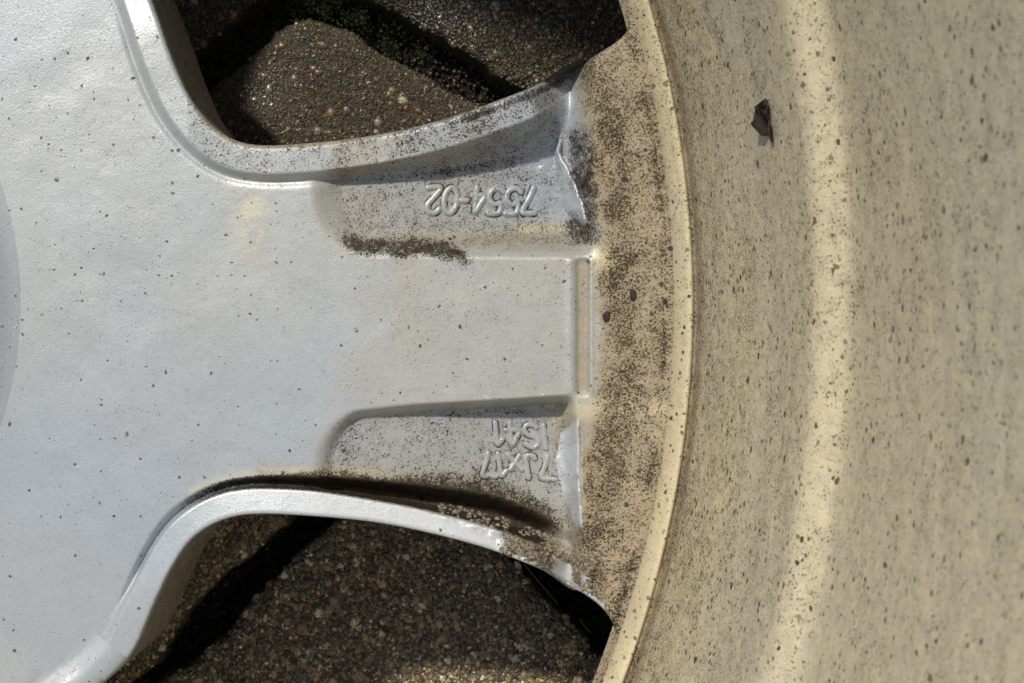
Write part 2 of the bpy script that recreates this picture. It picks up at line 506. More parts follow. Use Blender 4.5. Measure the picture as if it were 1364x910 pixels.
    soot_shade = np.maximum(soot_shade, (0.50 + 0.32 * n1) * ss(1258, 1300, R + 24 * n1) * (1 - 0.25 * ss(1310, 1340, R)))
    soot_shade = np.maximum(soot_shade, (0.44 + 0.7 * n1) * gauss(R - 1361, 12) * (1 - ss(1366, 1370, R)))  # darker band of grains on the ring floor beside the ridge
    soot_shade = np.maximum(soot_shade, (0.40 + 0.5 * n1) * gauss(sT - wT - wwT - 2, 9) * ss(490, 560, u) * (1 - ss(690, 720, u)))
    soot_shade = np.maximum(soot_shade, (0.40 + 0.5 * n1) * (sT < wT - 4) * ss(360, 560, u) * (1 - ss(760, 790, u)))
    soot_shade = np.maximum(soot_shade, 0.26 * (sT < wT) * (u > 250) * (1 - ss(780, 800, u)))
    soot_shade = np.maximum(soot_shade, (0.75 + 0.6 * n1) * gauss(sT - 9, 8) * ss(540, 640, u) * (1 - ss(745, 775, u)))  # dark band along the upper rib's outer edge
    # groove soot with a speckled fringe over it
    full = (q > 0.02) & (q < 1.04)
    gs = 1.25 * full * ss(330, 345, u) * (1 - 0.45 * ss(690, 740, u + 50 * n1)) * radB
    gs = np.maximum(gs, 0.85 * full * (u < 345) * ss(200, 330, u))
    soot_shade = np.maximum(soot_shade, gs)
    fr = np.clip(1 - (sB - wB - gw) / (11 + 26 * ss(500, 620, u) + 26 * n1), 0, 1) * (q > 0.98) * ss(300, 440, u) * radB
    soot_shade = np.maximum(soot_shade, 0.80 * fr ** 0.8 * clump)
    soot_shade = np.maximum(soot_shade, (0.45 + 0.8 * n1) * crust)
    soot_shade = np.maximum(soot_shade, 0.55 * gauss(d2 - 19, 6) * ss(460, 520, u) * (1 - ss(690, 720, u)) * (v < 575) * (0.6 + 1.6 * n1))
    soot_shade = soot_shade * (1 - 0.9 * (sB < wB - 1) * (1 - ss(655, 672, u)) * (sB > 0))
    soot_shade = np.where((sB < wB) & (u < 660), np.minimum(soot_shade, 0.05), soot_shade)
    speck = 0.05 + 0.03 * plate + 0.30 * ss(1262, 1280, R) + 0 * u
    film = film * (1 - 0.85 * chip); soot_shade = soot_shade * (1 - 0.9 * chip)
    speck = np.where((sB < wB) & (u < 660), 0.05, speck)
    cream_light = gauss(np.hypot((u - 334) / 24, (v - 292) / 50), 1.0) * 0.5 * ss(0.3, 0.6, fbm(u, v, 14, 63, 3))  # warm patch of light painted on the spoke near the hub
    cream_light = np.maximum(cream_light, 0.55 * m1 * ss(680, 690, u) * gauss(v - 303, 7) * (u < 778))
    cream_light = np.maximum(cream_light, 0.5 * ss(722, 745, u + 30 * n1) * gauss(v - 545, 14))
    cream_light = np.maximum(cream_light, 0.55 * ss(1262, 1266, R) * gauss(v - 345 - 10 * n1, 16) * (1 - ss(1290, 1310, R)))
    cream_light = np.maximum(cream_light, 0.55 * gauss(q - 1.03, 0.1) * ss(660, 690, u) * radB)  # golden highlight painted along the groove's upper edge
    cream_light = np.maximum(cream_light, 0.35 * gauss(q - 1.3, 0.4) * (1 - ss(420, 600, u)) * radB * (u > 250))
    wet = np.maximum(gauss(np.hypot((u - 690) / 55, (v - 212) / 20), 1.0), gauss(v - low_edge(u) + 1, 7) * ss(550, 590, u) * (1 - ss(765, 780, u)))
    wet = np.maximum(wet, gauss(np.hypot((u - 760) / 25, (v - 110) / 16), 1.0))
    bl = np.clip(np.maximum(0.9 * np.clip(side1 * 1.3, 0, 1), face2), 0, 1)
    film = film * (1 - 0.85 * bl); soot_shade = soot_shade * (1 - 0.85 * bl) + bl * 0.22 * vnoise(u, v, 12, 43); cream_light = cream_light * (1 - bl) + 0.05 * bl
    white = np.clip(0.9 * bl * (0.6 + 0.8 * vnoise(u, v, 10, 46)), 0, 1)
    white = np.maximum(white, 0.75 * ((sB < wB - 2) & (u < 670) & (u > 250)) * ss(250, 330, u))  # lower rib painted whiter, with its bright sky tone in the colour
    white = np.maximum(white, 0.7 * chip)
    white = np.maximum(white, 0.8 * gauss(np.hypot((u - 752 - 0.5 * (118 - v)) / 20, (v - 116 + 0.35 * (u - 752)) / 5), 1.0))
    cool = np.maximum(cool, 0.9 * (sT < wT) * ss(520, 580, u) * (1 - ss(750, 780, u)))  # bluish tint on the upper rib
    sf = side * (R < 1240)
    film = film * (1 - sf) + 0.07 * sf; cool = cool * (1 - sf) + 0.4 * sf; soot_shade = soot_shade * (1 - sf) + 0.06 * sf
    speck = speck * (1 - sf) + 0.04 * sf; cream_light = cream_light * (1 - sf)
    A = dict(film=np.clip(film, 0, 1), soot_shade=np.clip(soot_shade, 0, 1.3), speck=speck, cream_light=np.clip(cream_light, 0, 1), cool=cool, wet=wet, white=white * (1 - sf), bare=0.25 * ss(1256, 1300, R))
    return z, A, sT, sB

def put_attrs(me, A):
    for k, vals in A.items():
        fattr(me, k, vals)

def world_xy(u, v, z, persp=True):
    an = np.degrees(np.abs(np.arctan2(WY - v, u - WX)))
    k = 1 - z / D * (1 - ss(26, 34, an)) if persp else 1.0
    return (u - CX) * k * S, (CY - v) * k * S

KG = (D - GZ) / D
WHEEL_LOC = np.array([(WX - CX) * S, (CY - WY) * S, 0.0])

def loc3(u, v, z, persp=True):
    X, Y = world_xy(u, v, z, persp)
    return np.stack([X, Y, z * S + Z0], -1) - WHEEL_LOC

R_IN, R_OUT = 500.0, 1375.0

def sector(step):
    nr = int((R_OUT - R_IN) / step) + 1
    na = int(math.radians(72) * R_OUT / step) + 1
    th = np.radians(np.linspace(-36, 36, na)); rr = np.linspace(R_IN, R_OUT, nr)
    TH, RR = np.meshgrid(th, rr, indexing='ij')
    u = WX + RR * np.cos(TH); v = WY - RR * np.sin(TH)
    uf, vf = u.ravel(), v.ravel()
    upper = vf < 430
    sT = np.full(uf.shape, 400.0); sB = np.full(uf.shape, 400.0)
    sT[upper] = sdf(uf[upper], vf[upper], TOP)
    sB[~upper] = sdf(uf[~upper], vf[~upper], BOT)
    s = np.minimum(sT, sB).reshape(u.shape)
    # push the sample points next to a window exactly onto its outline
    keepv = s > -0.75 * step
    kc = keepv[:-1, :-1] & keepv[1:, :-1] & keepv[:-1, 1:] & keepv[1:, 1:]
    cnt = np.zeros(u.shape, int)
    for a in (0, 1):
        for b in (0, 1):
            cnt[a:cnt.shape[0] - 1 + a, b:cnt.shape[1] - 1 + b] += kc
    used = cnt > 0
    bd = used & (np.abs(s) < 2.5 * step)
    rem = np.zeros(u.shape, bool)
    for a in (0, 1):
        for b in (0, 1):
            rem[a:cnt.shape[0] - 1 + a, b:cnt.shape[1] - 1 + b] |= ~kc
    bd &= rem
    bi = np.nonzero(bd.ravel())[0]
    x = uf[bi].copy(); y = vf[bi].copy()
    for _ in range(2):
        up = y < 430
        def f(xx, yy):
            o = np.empty(xx.shape)
            o[up] = sdf(xx[up], yy[up], TOP); o[~up] = sdf(xx[~up], yy[~up], BOT)
            return o
        f0 = f(x, y); gx = (f(x + 0.3, y) - f0) / 0.3; gy = (f(x, y + 0.3) - f0) / 0.3
        g = np.maximum(np.hypot(gx, gy), 1e-6)
        x -= f0 * gx / g; y -= f0 * gy / g
    uf[bi] = x; vf[bi] = y
    sT[bi] = np.where(y < 430, 0, sT[bi]); sB[bi] = np.where(y < 430, sB[bi], 0)
    idx = -np.ones(u.size, int); ui = np.nonzero(used.ravel())[0]; idx[ui] = np.arange(len(ui))
    g = np.arange(u.size).reshape(u.shape)
    q = np.stack([g[:-1, :-1], g[:-1, 1:], g[1:, 1:], g[1:, :-1]], -1)[kc]      # quads
    q = idx[q][:, ::-1]
    u2, v2 = uf[ui], vf[ui]
    z, A, _, _ = fields(u2, v2, sT[ui], sB[ui])
    # window walls: find boundary edges next to windows
    e = np.concatenate([q[:, [0, 1]], q[:, [1, 2]], q[:, [2, 3]], q[:, [3, 0]]])
    key = np.sort(e, 1); kk = key[:, 0].astype(np.int64) * 10_000_000 + key[:, 1]
    un, first, c = np.unique(kk, return_index=True, return_counts=True)
    be = e[first[c == 1]]
    isb = np.zeros(len(ui), bool); isb[np.searchsorted(ui, bi)] = True
    be = be[isb[be].all(1)]
    bvs = np.unique(be)
    n0 = len(ui)
    V = [loc3(u2, v2, z)]
    F = [q]
    prev = np.full(n0, -1); prev[bvs] = bvs
    att = {k: [np.broadcast_to(a, (n0,))] for k, a in A.items()}
    base = n0
    for dz in (-14.0, -60.0, -150.0, -215.0):
        cur = np.full(n0, -1); cur[bvs] = base + np.arange(len(bvs))
        kx = 1.0
        X, Y = world_xy(u2[bvs], v2[bvs], z[bvs])
        Rb = np.hypot(u2[bvs] - WX, v2[bvs] - WY)
        cut = ss(1325, 1362, Rb) * {-14.0: 5.0, -60.0: 26.0}.get(dz, 46.0) * S
        X = X + cut * (u2[bvs] - WX) / Rb; Y = Y - cut * (v2[bvs] - WY) / Rb
        V.append(np.stack([X, Y, np.full(len(bvs), dz * S + Z0)], -1) - WHEEL_LOC)
        F.append(np.stack([prev[be[:, 1]], prev[be[:, 0]], cur[be[:, 0]], cur[be[:, 1]]], -1))
        for k in att:
            val = {'film': 0.55, 'soot_shade': 0.35, 'speck': 0.1}.get(k, 0.0)
            att[k].append(np.full(len(bvs), val))
        prev = cur; base += len(bvs)
    me = mesh_from('spoke', np.concatenate(V), F)
    put_attrs(me, {k: np.concatenate(a) for k, a in att.items()})
    return me

wheel = bpy.data.objects.new('alloy_wheel', None)
wheel.location = WHEEL_LOC
col.objects.link(wheel)
tag(wheel, 'silver alloy wheel lying face down, back of a dirty spoke and tan barrel showing', 'wheel')

STEP = 2.0
spoke = obj('spoke', sector(STEP), ALLOY, wheel)
spoke['label'] = 'silver spoke with cast numbers in its two pockets'
coarse = sector(10.0)
for k in range(1, 5):
    o = obj('spoke', coarse, ALLOY, wheel)
    o.rotation_euler = (0, 0, math.radians(72 * k))

# ------------------------------------------------------------------ barrel and hub (turned profiles)
def lathe(name, prof, na, dirt, mat, parent):
    prof = np.array(prof, float)
    th = np.linspace(0, 2 * math.pi, na, endpoint=False)
    R = prof[:, 0][None, :]; Z = prof[:, 1][None, :]
    X = R * np.cos(th)[:, None]; Y = R * np.sin(th)[:, None]
    V = np.stack([X, Y, np.broadcast_to(Z, X.shape)], -1)
    wob = (vnoise(X, Y + 3 * Z, 55, 71) - 0.5) * 1.6
    V[..., 0] -= wob * np.cos(th)[:, None] * (Z > 40); V[..., 1] -= wob * np.sin(th)[:, None] * (Z > 40)
    V = V * S; V[..., 2] += Z0
    m = len(prof)
    g = np.arange(na * m).reshape(na, m)
    gn = np.roll(g, -1, 0)
    q = np.stack([g[:, :-1], gn[:, :-1], gn[:, 1:], g[:, 1:]], -1).reshape(-1, 4)
    me = mesh_from(name, V.reshape(-1, 3), q)
    o = obj(name, me, mat, parent)
    A = dirt(X.ravel(), Y.ravel(), np.broadcast_to(Z, X.shape).ravel(), np.broadcast_to(R, X.shape).ravel())
    put_attrs(me, A)
    return o

def refine(p, step):
    out = []
    for (a, b) in zip(p[:-1], p[1:]):
        n = max(1, int(math.hypot(b[0] - a[0], b[1] - a[1]) / step))
        for k in range(n):
            t = k / n
            out.append((a[0] + (b[0] - a[0]) * t, a[1] + (b[1] - a[1]) * t))
    out.append(p[-1])
    return out

inner = [(1360, 5), (1366, 8.5), (1370, 11.8), (1372.5, 15), (1376, 19.5), (1384, 28), (1388, 32), (1391, 33.6), (1393.5, 33), (1395.5, 29.5), (1397, 27), (1398.5, 28), (1400, 33), (1402, 44), (1406, 75)]
wallp = [(1406, 75), (1421, 180), (1446, 320), (1462, 455), (1466, 474), (1476, 486), (1490, 496), (1496, 508), (1499, 530), (1506, 640), (1514, 820), (1522, 1000), (1526, 1072)]
outer = [(1526, 1072), (1532, 1086), (1570, 1090), (1582, 1082), (1584, 1050), (1560, 1044), (1552, 1010), (1540, 800), (1510, 560), (1490, 380), (1480, 200),
         (1500, 60), (1530, -40), (1545, -160), (1585, -180), (1592, -300), (1585, -492), (1560, -498), (1500, -430), (1450, -262), (1416, -222)]
prof = refine(inner, 4)[:-1] + refine(wallp, 14)[:-1] + refine(outer, 40)

def barrel_dirt_light(X, Y, Z, R):
    ang = np.arctan2(Y, X) * 1400
    n1 = fbm(ang, Z, 60, 81, 3) - 0.5
    n2 = fbm(ang * 0.35, Z, 120, 91, 3) - 0.5
    ch = ss(1368, 1380, R) * (1 - ss(1391, 1397, R)) * (Z < 60)
    film = 0.97 + 0.4 * n2
    wall = ss(40, 70, Z)
    lines = fbm(Z * 1.0, ang * 0.04, 16, 23, 2) - 0.5
    clean = ss(330, 520, Z)
    soot_shade = 0.27 + 0.10 * lines - 0.08 * clean + 0.14 * n1 + 0.05 * gauss(Z - 60, 60) + 0.08 * n2
    soot_shade = np.where(ch > 0.3, 0.13 + 0.4 * n1 + 0.12 * ss(300, -500, -Y) - 0.10 * ss(0, 500, -Y), soot_shade)
    soot_shade = np.maximum(soot_shade, (0.42 + 0.5 * n1) * gauss(R - 1397, 2.5) * (Z < 45))  # narrow line of shade painted in the groove behind the ridge
    speck = 1.0 + 0.3 * n2 - 0.4 * ch - 0.45 * clean
    streak = gauss((Z - 172) - (366 - Y) / 1.5, 26) * ss(235, 290, Y) * ss(0.30, 0.6, fbm(X + Z, Y * 0.5, 22, 19, 3)) * (X > 0) * (Z > 50)  # sun glare painted as a pale streak on the upper barrel wall
    cream_light = 0.05 * gauss(R - 1483, 9) * (Z > 460) * (Z < 520) + 0.85 * streak + 0.55 * ch * (0.8 + 1.2 * n1) + 0.3 * gauss(R - 1390, 3.0) * (Z < 45) + 0.2 * gauss(R - 1373, 2) * (Z < 45)  # pale colour paints the glare streak and the ridge and step highlights
    return dict(film=np.clip(film, 0, 1), soot_shade=np.clip(soot_shade, 0, 1), speck=speck, cream_light=np.clip(cream_light, 0, 1), cool=0 * X, wet=0 * X, bare=np.maximum(wall, 0.35 * ch))
barrel = lathe('barrel', prof, 1440, barrel_dirt_light, ALLOY, wheel)

hubp = [(507, -1.5), (502, 0.2), (498, 1), (480, 6), (455, 22), (440, 50), (432, 90), (425, 110), (405, 118), (280, 118), (268, 112), (264, 90), (262, -150)]
hub = lathe('hub', refine(hubp, 12), 360, lambda X, Y, Z, R: dict(film=0.08 + 0 * X, soot_shade=0.05 + 0 * X, speck=0.15 + 0 * X, cream_light=0 * X, cool=0.3 + 0 * X, wet=0 * X, bare=0 * X), ALLOY, wheel)

# ------------------------------------------------------------------ cast lettering (rounded strokes)
def arc(cx, cy, rx, ry, a0, a1, n=10):
    return [(cx + rx * math.cos(math.radians(a0 + (a1 - a0) * k / n)), cy + ry * math.sin(math.radians(a0 + (a1 - a0) * k / n))) for k in range(n + 1)]

GLYPH = {   # unit height, x from 0
    '7': [[(0.0, 1.0), (0.42, 1.0), (0.30, 0.62), (0.19, 0.3), (0.12, 0.0)]],
    '5': [[(0.42, 1.0), (0.07, 1.0), (0.05, 0.6)] + arc(0.2, 0.34, 0.24, 0.32, 110, -150)],
    '4': [[(0.30, 0.0), (0.30, 1.0), (0.0, 0.30), (0.45, 0.30)]],
    '-': [[(0.04, 0.5), (0.24, 0.5)]],
    '0': [arc(0.21, 0.5, 0.21, 0.5, 90, 450, 20)],
    '2': [arc(0.21, 0.74, 0.20, 0.26, 165, -30) + [(0.02, 0.0), (0.44, 0.0)]],
    'J': [[(0.28, 1.0), (0.28, 0.2)] + arc(0.14, 0.18, 0.14, 0.18, 0, -170, 8)],
    'x': [[(0.02, 0.02), (0.36, 0.66)], [(0.02, 0.66), (0.36, 0.02)]],
    '1': [[(0.02, 0.72), (0.20, 1.0), (0.20, 0.0)]],
    'I': [[(0.08, 1.0), (0.08, 0.0)]],
    'S': [arc(0.21, 0.75, 0.19, 0.25, 30, 270, 10) + arc(0.21, 0.25, 0.20, 0.25, 90, -150, 10)],
}
ADV = {'7': 0.50, '5': 0.55, '4': 0.53, '-': 0.36, '0': 0.52, '2': 0.5, 'J': 0.42, 'x': 0.46, '1': 0.36, 'I': 0.26, 'S': 0.53}

def tube_patch(pts2, rad, flat):
    """half round raised stroke along a path given in pixel coordinates"""
    P = np.array(pts2, float)
    L = [P[0]]
    for a, b in zip(P[:-1], P[1:]):
        n = max(1, int(np.hypot(*(b - a)) / 1.6))
        for k in range(1, n + 1):
            L.append(a + (b - a) * k / n)
    L = np.array(L)
    for _ in range(3):
        L[1:-1] = 0.25 * L[:-2] + 0.5 * L[1:-1] + 0.25 * L[2:]
    T = np.gradient(L, axis=0); T /= np.maximum(np.hypot(T[:, 0], T[:, 1]), 1e-6)[:, None]
    Ls = [L[0] - T[0] * rad * c for c in (0.98, 0.75, 0.4)] + list(L) + [L[-1] + T[-1] * rad * c for c in (0.4, 0.75, 0.98)]
    Ts = [T[0]] * 3 + list(T) + [T[-1]] * 3
    rr = [0.2, 0.66, 0.92] + [1.0] * len(L) + [0.92, 0.66, 0.2]
    Ls, Ts = np.array(Ls), np.array(Ts); rr = np.array(rr) * rad
    N = np.stack([-Ts[:, 1], Ts[:, 0]], -1)
    prof = [(-1.45, -0.12), (-1.12, 0.10), (-0.86, 0.5), (-0.5, 0.86), (0, 1.0), (0.5, 0.86), (0.86, 0.5), (1.12, 0.10), (1.45, -0.12)]
    uv = np.stack([Ls + N * (c * rr)[:, None] for c, _ in prof], 1)
    hh = np.stack([h * rr * flat for _, h in prof], 1)
    return uv, hh

def add_text(text, x_right, y_mid, height, shear, rad, scale_x=1.0, tilt=0.0, bare_soot=0.06):
    x = 0.0
    for ch in text:
        VV, FF, base = [], [], 0
        UU, HH = [], []
        for st in GLYPH[ch]:
            st = catmull(st, 3) if ch in '502SJ' else np.array(st)
            pts = []
            for gx, gy in st:
                px = (x + gx * scale_x + shear * (gy - 0.5)) * height
                py = (gy - 0.5) * height
                # turned by 180 degrees: text reads from the right, upside down
                pts.append((x_right - px, y_mid + py + tilt * px))
            uv, hh = tube_patch(pts, rad, 0.9)
            n, m = uv.shape[:2]
            g = base + np.arange(n * m).reshape(n, m)
            FF.append(np.stack([g[:-1, :-1], g[1:, :-1], g[1:, 1:], g[:-1, 1:]], -1).reshape(-1, 4))
            UU.append(uv.reshape(-1, 2)); HH.append(hh.ravel()); base += n * m
        U = np.concatenate(UU); H = np.concatenate(HH)
        z, A, _, _ = fields(U[:, 0], U[:, 1])
        z = z + H + 0.15
        A['soot_shade'] = np.clip(A['soot_shade'] * 0.6 + 0.75 * np.clip(1 - H / (rad * 0.55), 0, 1) * ss(0.35, 0.6, vnoise(U[:, 0], U[:, 1], 8, 77)), 0, 1)
        A['film'] = A['film'] * 0.5
        A['wet'] = 0.4 + 0 * H
        me = mesh_from('cast_character', loc3(U[:, 0], U[:, 1], z), FF)
        put_attrs(me, A)
        o = obj('cast_character', me, ALLOY, spoke)
        x += ADV[ch] * scale_x
    return x * height

add_text('7554-02', 714, 267, 34, 0.10, 4.2, 1.24, 0.0)
add_text('IS41', 729, 582, 31, -0.10, 3.7, 1.44, -0.06)
add_text('7Jx17', 737, 623, 31, -0.16, 3.7, 1.46, -0.045)

# crusted dirt on the lower rib
def blobs(name, pts, radii, mat, parent, flat=0.6, tints=None, sub=1, kind='stuff', jitter=0.22):
    import bmesh
    bm = bmesh.new(); bmesh.ops.create_icosphere(bm, subdivisions=sub, radius=1.0)
    bv = np.array([x.co[:] for x in bm.verts]); bf = np.array([[x.index for x in f.verts] for f in bm.faces]); bm.free()
    n = len(pts); nv = len(bv)
    r = np.random.default_rng(len(pts) + 5)
    ang = r.random(n) * 2 * math.pi
    sx = 0.75 + 0.55 * r.random(n); sy = 0.75 + 0.4 * r.random(n)
    B = bv[None] * (1 + jitter * (r.random((n, nv, 1)) - 0.5) * 2)
    X = B[..., 0] * sx[:, None]; Y = B[..., 1] * sy[:, None]; Z = B[..., 2] * flat
    c, s = np.cos(ang)[:, None], np.sin(ang)[:, None]
    V = np.stack([X * c - Y * s, X * s + Y * c, Z], -1) * (np.asarray(radii)[:, None, None] * S) + np.asarray(pts)[:, None, :]
    F = (bf[None] + (np.arange(n) * nv)[:, None, None]).reshape(-1, 3)
    me = mesh_from(name, V.reshape(-1, 3), F)
    if tints is not None:
        cattr(me, 'tint', np.repeat(tints, nv, 0))
    iu = np.asarray(pts)[:, 0] / (KG * S) + CX if mat is PEB else np.zeros(n); iv = CY - np.asarray(pts)[:, 1] / (KG * S) if mat is PEB else np.zeros(n)
    fattr(me, 'wet', np.repeat(np.maximum(gauss(np.hypot((iu - 585) / 52, (iv - 20) / 42), 1.0), 0.6 * gauss(np.hypot((iu - 352) / 45, (iv - 115) / 50), 1.0)), nv))
    o = obj(name, me, mat, parent)
    if kind:
        o['kind'] = kind
    return o

n = 3200
U = 560 + 245 * rng.random(n) ** 0.8; Vv = 660 + 140 * rng.random(n)
sB = sdf(U, Vv, BOT)
pk = vnoise(U, Vv, 16, 9)
ok = np.where(U > 668, (sB > 3) & (sB < 46) & (pk > 0.42), (sB > 28) & (sB < 44) & (pk > 0.35) & (U > 585))
ok &= ~((U > 735) & (U < 765) & (sB < 24))
U, Vv = U[ok], Vv[ok]
zz, _, _, _ = fields(U, Vv)
rad = 1.2 + 3.6 * rng.random(len(U)) ** 2.2
blobs('dried_mud', loc3(U, Vv, zz - 0.2 * rad), rad, CRUST, spoke, 0.55, None, 1)

# ------------------------------------------------------------------ paving
ground_me = mesh_from('soil', [(-6, -6, -0.0140), (6, -6, -0.0140), (6, 6, -0.0140), (-6, 6, -0.0140)], np.array([[0, 1, 2, 3]]), False)
soil = obj('soil', ground_me, SOIL); soil['kind'] = 'structure'
paving = bpy.data.objects.new('paving', None); col.objects.link(paving); paving['kind'] = 'structure'

def unproj(p):
    return np.array([((x - CX) * KG, (CY - y) * KG) for x, y in p])

PAVERS = [   # outlines as they show in the photograph
    [(412, 16), (520, 70), (640, 137), (700, 172), (648, 420), (420, 590), (300, 560), (120, 400), (60, 330), (75, 282), (190, 186), (340, 66)],
    [(440, -38), (520, 12), (600, 62), (700, 122), (860, 220), (1000, 310), (1120, 60), (1000, -240), (640, -420), (380, -300)],
    [(372, -22), (300, 44), (150, 166), (40, 250), (-120, 120), (-160, -120), (60, -340), (330, -300), (396, -60)],
    [(560, 612), (660, 722), (730, 795), (815, 890), (900, 1000), (760, 1180), (420, 1180), (190, 960), (250, 890), (345, 792), (452, 688)],
    [(398, 676), (330, 742), (240, 830), (150, 925), (-60, 800), (-120, 640), (20, 470), (110, 452), (280, 602)],
    [(735, 738), (800, 800), (860, 862), (960, 975), (1200, 900), (1240, 640), (1010, 420), (800, 440), (680, 610), (690, 690)],
]
WIN = [TOP, BOT]

def paver(poly_px, seed, brighten=1.0, bigs=0.022, size=1.0):
    P = unproj(poly_px)
    c = P.mean(0)
    P = catmull(P, 2, True)
    step = 5.0
    lo, hi = P.min(0) - 20, P.max(0) + 20
    lo = np.maximum(lo, (-1000, -820)); hi = np.minimum(hi, (760, 820))
    xs = np.arange(lo[0], hi[0], step); ys = np.arange(lo[1], hi[1], step)
    X, Y = np.meshgrid(xs, ys, indexing='ij')
    sd = -sdf(X.ravel(), Y.ravel(), P).reshape(X.shape)
    sd = sd + (fbm(X, Y, 40, 200 + seed, 3) - 0.5) * 20
    keep = sd > -step
    kc = keep[:-1, :-1] & keep[1:, :-1] & keep[:-1, 1:] & keep[1:, 1:]
    d = np.clip(sd / 30.0, 0, 1)
    Z = -22 * (1 - np.sqrt(np.maximum(1 - (1 - d) ** 2, 0))) - 110 * ss(4, -5, sd)
    Z = np.where(sd < 4, Z, Z)
    Z = Z + (fbm(X, Y, 160, 220 + seed, 2) - 0.5) * 9 + (fbm(X, Y, 22, 240 + seed, 3) - 0.5) * 6
    used = np.zeros(X.shape, bool)
    for a in (0, 1):
        for b in (0, 1):
            used[a:used.shape[0] - 1 + a, b:used.shape[1] - 1 + b] |= kc
    ui = np.nonzero(used.ravel())[0]
    idx = -np.ones(X.size, int); idx[ui] = np.arange(len(ui))
    g = np.arange(X.size).reshape(X.shape)
    q = idx[np.stack([g[:-1, :-1], g[1:, :-1], g[1:, 1:], g[:-1, 1:]], -1)[kc]]
    V = np.stack([X.ravel()[ui], Y.ravel()[ui], Z.ravel()[ui]], -1) * S
    pme = mesh_from('paving_stone', V, q); fattr(pme, 'brighten', brighten)
    o = obj('paving_stone', pme, CONC, paving)
    # exposed aggregate where a window of the wheel lets it show
    n = 60000
    r = np.random.default_rng(300 + seed)
    px = lo + (hi - lo) * r.random((n, 2))
    iu = px[:, 0] / KG + CX; iv = CY - px[:, 1] / KG
    vis = (iu > -60) & (iu < 900) & (iv > -70) & (iv < 980)
    px = px[vis]; iu = iu[vis]; iv = iv[vis]
    w = np.minimum(sdf(iu, iv, TOP), sdf(iu, iv, BOT))
    px = px[w < 55]
    s2 = -sdf(px[:, 0], px[:, 1], P) + (fbm(px[:, 0], px[:, 1], 40, 200 + seed, 3) - 0.5) * 20
    px = px[s2 > 5]; s2 = s2[s2 > 5]
    m = len(px)
    d = np.clip(s2 / 30.0, 0, 1)
    z = -22 * (1 - np.sqrt(np.maximum(1 - (1 - d) ** 2, 0))) + (fbm(px[:, 0], px[:, 1], 160, 220 + seed, 2) - 0.5) * 9 + (fbm(px[:, 0], px[:, 1], 22, 240 + seed, 3) - 0.5) * 6
    rad = size * (1.5 + 1.9 * r.random(m) ** 1.5)
    bigp = r.random(m) < bigs
    rad[bigp] = 4 + 5.5 * r.random(bigp.sum()) ** 1.7
    pick = r.random(m)
    base = np.array([(0.045, 0.037, 0.027), (0.09, 0.075, 0.053), (0.03, 0.025, 0.02), (0.15, 0.115, 0.07), (0.10, 0.045, 0.028), (0.33, 0.29, 0.22), (0.07, 0.07, 0.062), (0.23, 0.155, 0.08)])
    cum = np.array([0.30, 0.56, 0.76, 0.86, 0.89, 0.91, 0.97, 1.0])
    kind = np.searchsorted(cum, pick); kind = np.minimum(kind, 7)
    bk = np.array([3, 3, 5, 4, 1, 7, 3, 1])[np.minimum((r.random(m) * 8).astype(int), 7)]
    kind = np.where(bigp, bk, kind)
    tint = base[kind] * (0.65 + 0.7 * r.random((m, 1))) * np.where(bigp, 1.2, 1.7)[:, None] * np.array([1.0, 0.99, 0.88]) * brighten
    pts = np.stack([px[:, 0], px[:, 1], z - np.where(bigp, 0.22, 0.12) * rad], -1) * S
    small = ~bigp
    blobs('aggregate', pts[small], rad[small], PEB, o, 0.75, tint[small], 1)
    if bigp.any():
        blobs('pebbles', pts[bigp], rad[bigp], PEB, o, 0.5, tint[bigp], 2, jitter=0.13)
    return o
for i, p in enumerate(PAVERS):
    paver(p, i, *((0.95, 0.012, 0.9), (0.85, 0.02, 1.25), (0.9, 0.012, 0.9), (2.6, 0.085, 1.3), (2.6, 0.08, 1.25), (2.0, 0.04, 1.1))[i])  # first value brightens the lower stones' colour against the spoke's shade

# ------------------------------------------------------------------ moss in the joints
def moss(lines, label, per=1.0):
    V, F = [], []
    r = random.Random(5)
    for (x0, y0, x1, y1, wid, cnt) in lines:
        for k in range(int(cnt * per)):
            t = r.random()
            x = x0 + (x1 - x0) * t + r.gauss(0, wid); y = y0 + (y1 - y0) * t + r.gauss(0, wid)
            if vnoise(np.array([x]), np.array([y]), 13, 59)[0] < 0.30 + 0.3 * r.random():
                continue
            (gx, gy), = unproj([(x, y)])
            z = GZ - 90 + r.random() ** 1.2 * 74 * max(0.2, 1 - abs(r.gauss(0, .5)))
            a = r.random() * 6.283; L = 3 + 7 * r.random(); w = 0.9 + 1.2 * r.random(); el = r.uniform(0.1, 1.2)
            dx, dy, dz = math.cos(a) * math.cos(el), math.sin(a) * math.cos(el), math.sin(el)
            nx, ny = -math.sin(a) * w, math.cos(a) * w
            b = len(V)
            V += [(gx, gy, z), (gx + dx * L * .5 + nx, gy + dy * L * .5 + ny, z + dz * L * .5), (gx + dx * L, gy + dy * L, z + dz * L), (gx + dx * L * .5 - nx, gy + dy * L * .5 - ny, z + dz * L * .5 + 0.6)]
            F.append((b, b + 1, b + 2, b + 3))
    V = np.array(V) * S; V[:, 2] += Z0
    o = obj('moss', mesh_from('moss', V, np.array(F), False), MOSS)
    o['kind'] = 'stuff'; o['label'] = label
    return o
moss([(350, 40, 420, -10, 13, 2600), (400, -5, 480, 10, 12, 1900), (470, 10, 560, 62, 9, 900), (250, 110, 350, 35, 10, 1500)], 'dark green moss in the paving joints')
moss([(340, 800, 440, 694, 11, 3600), (240, 900, 345, 795, 11, 1500), (700, 745, 815, 860, 9, 500)], 'dark green moss in the lower paving joint')

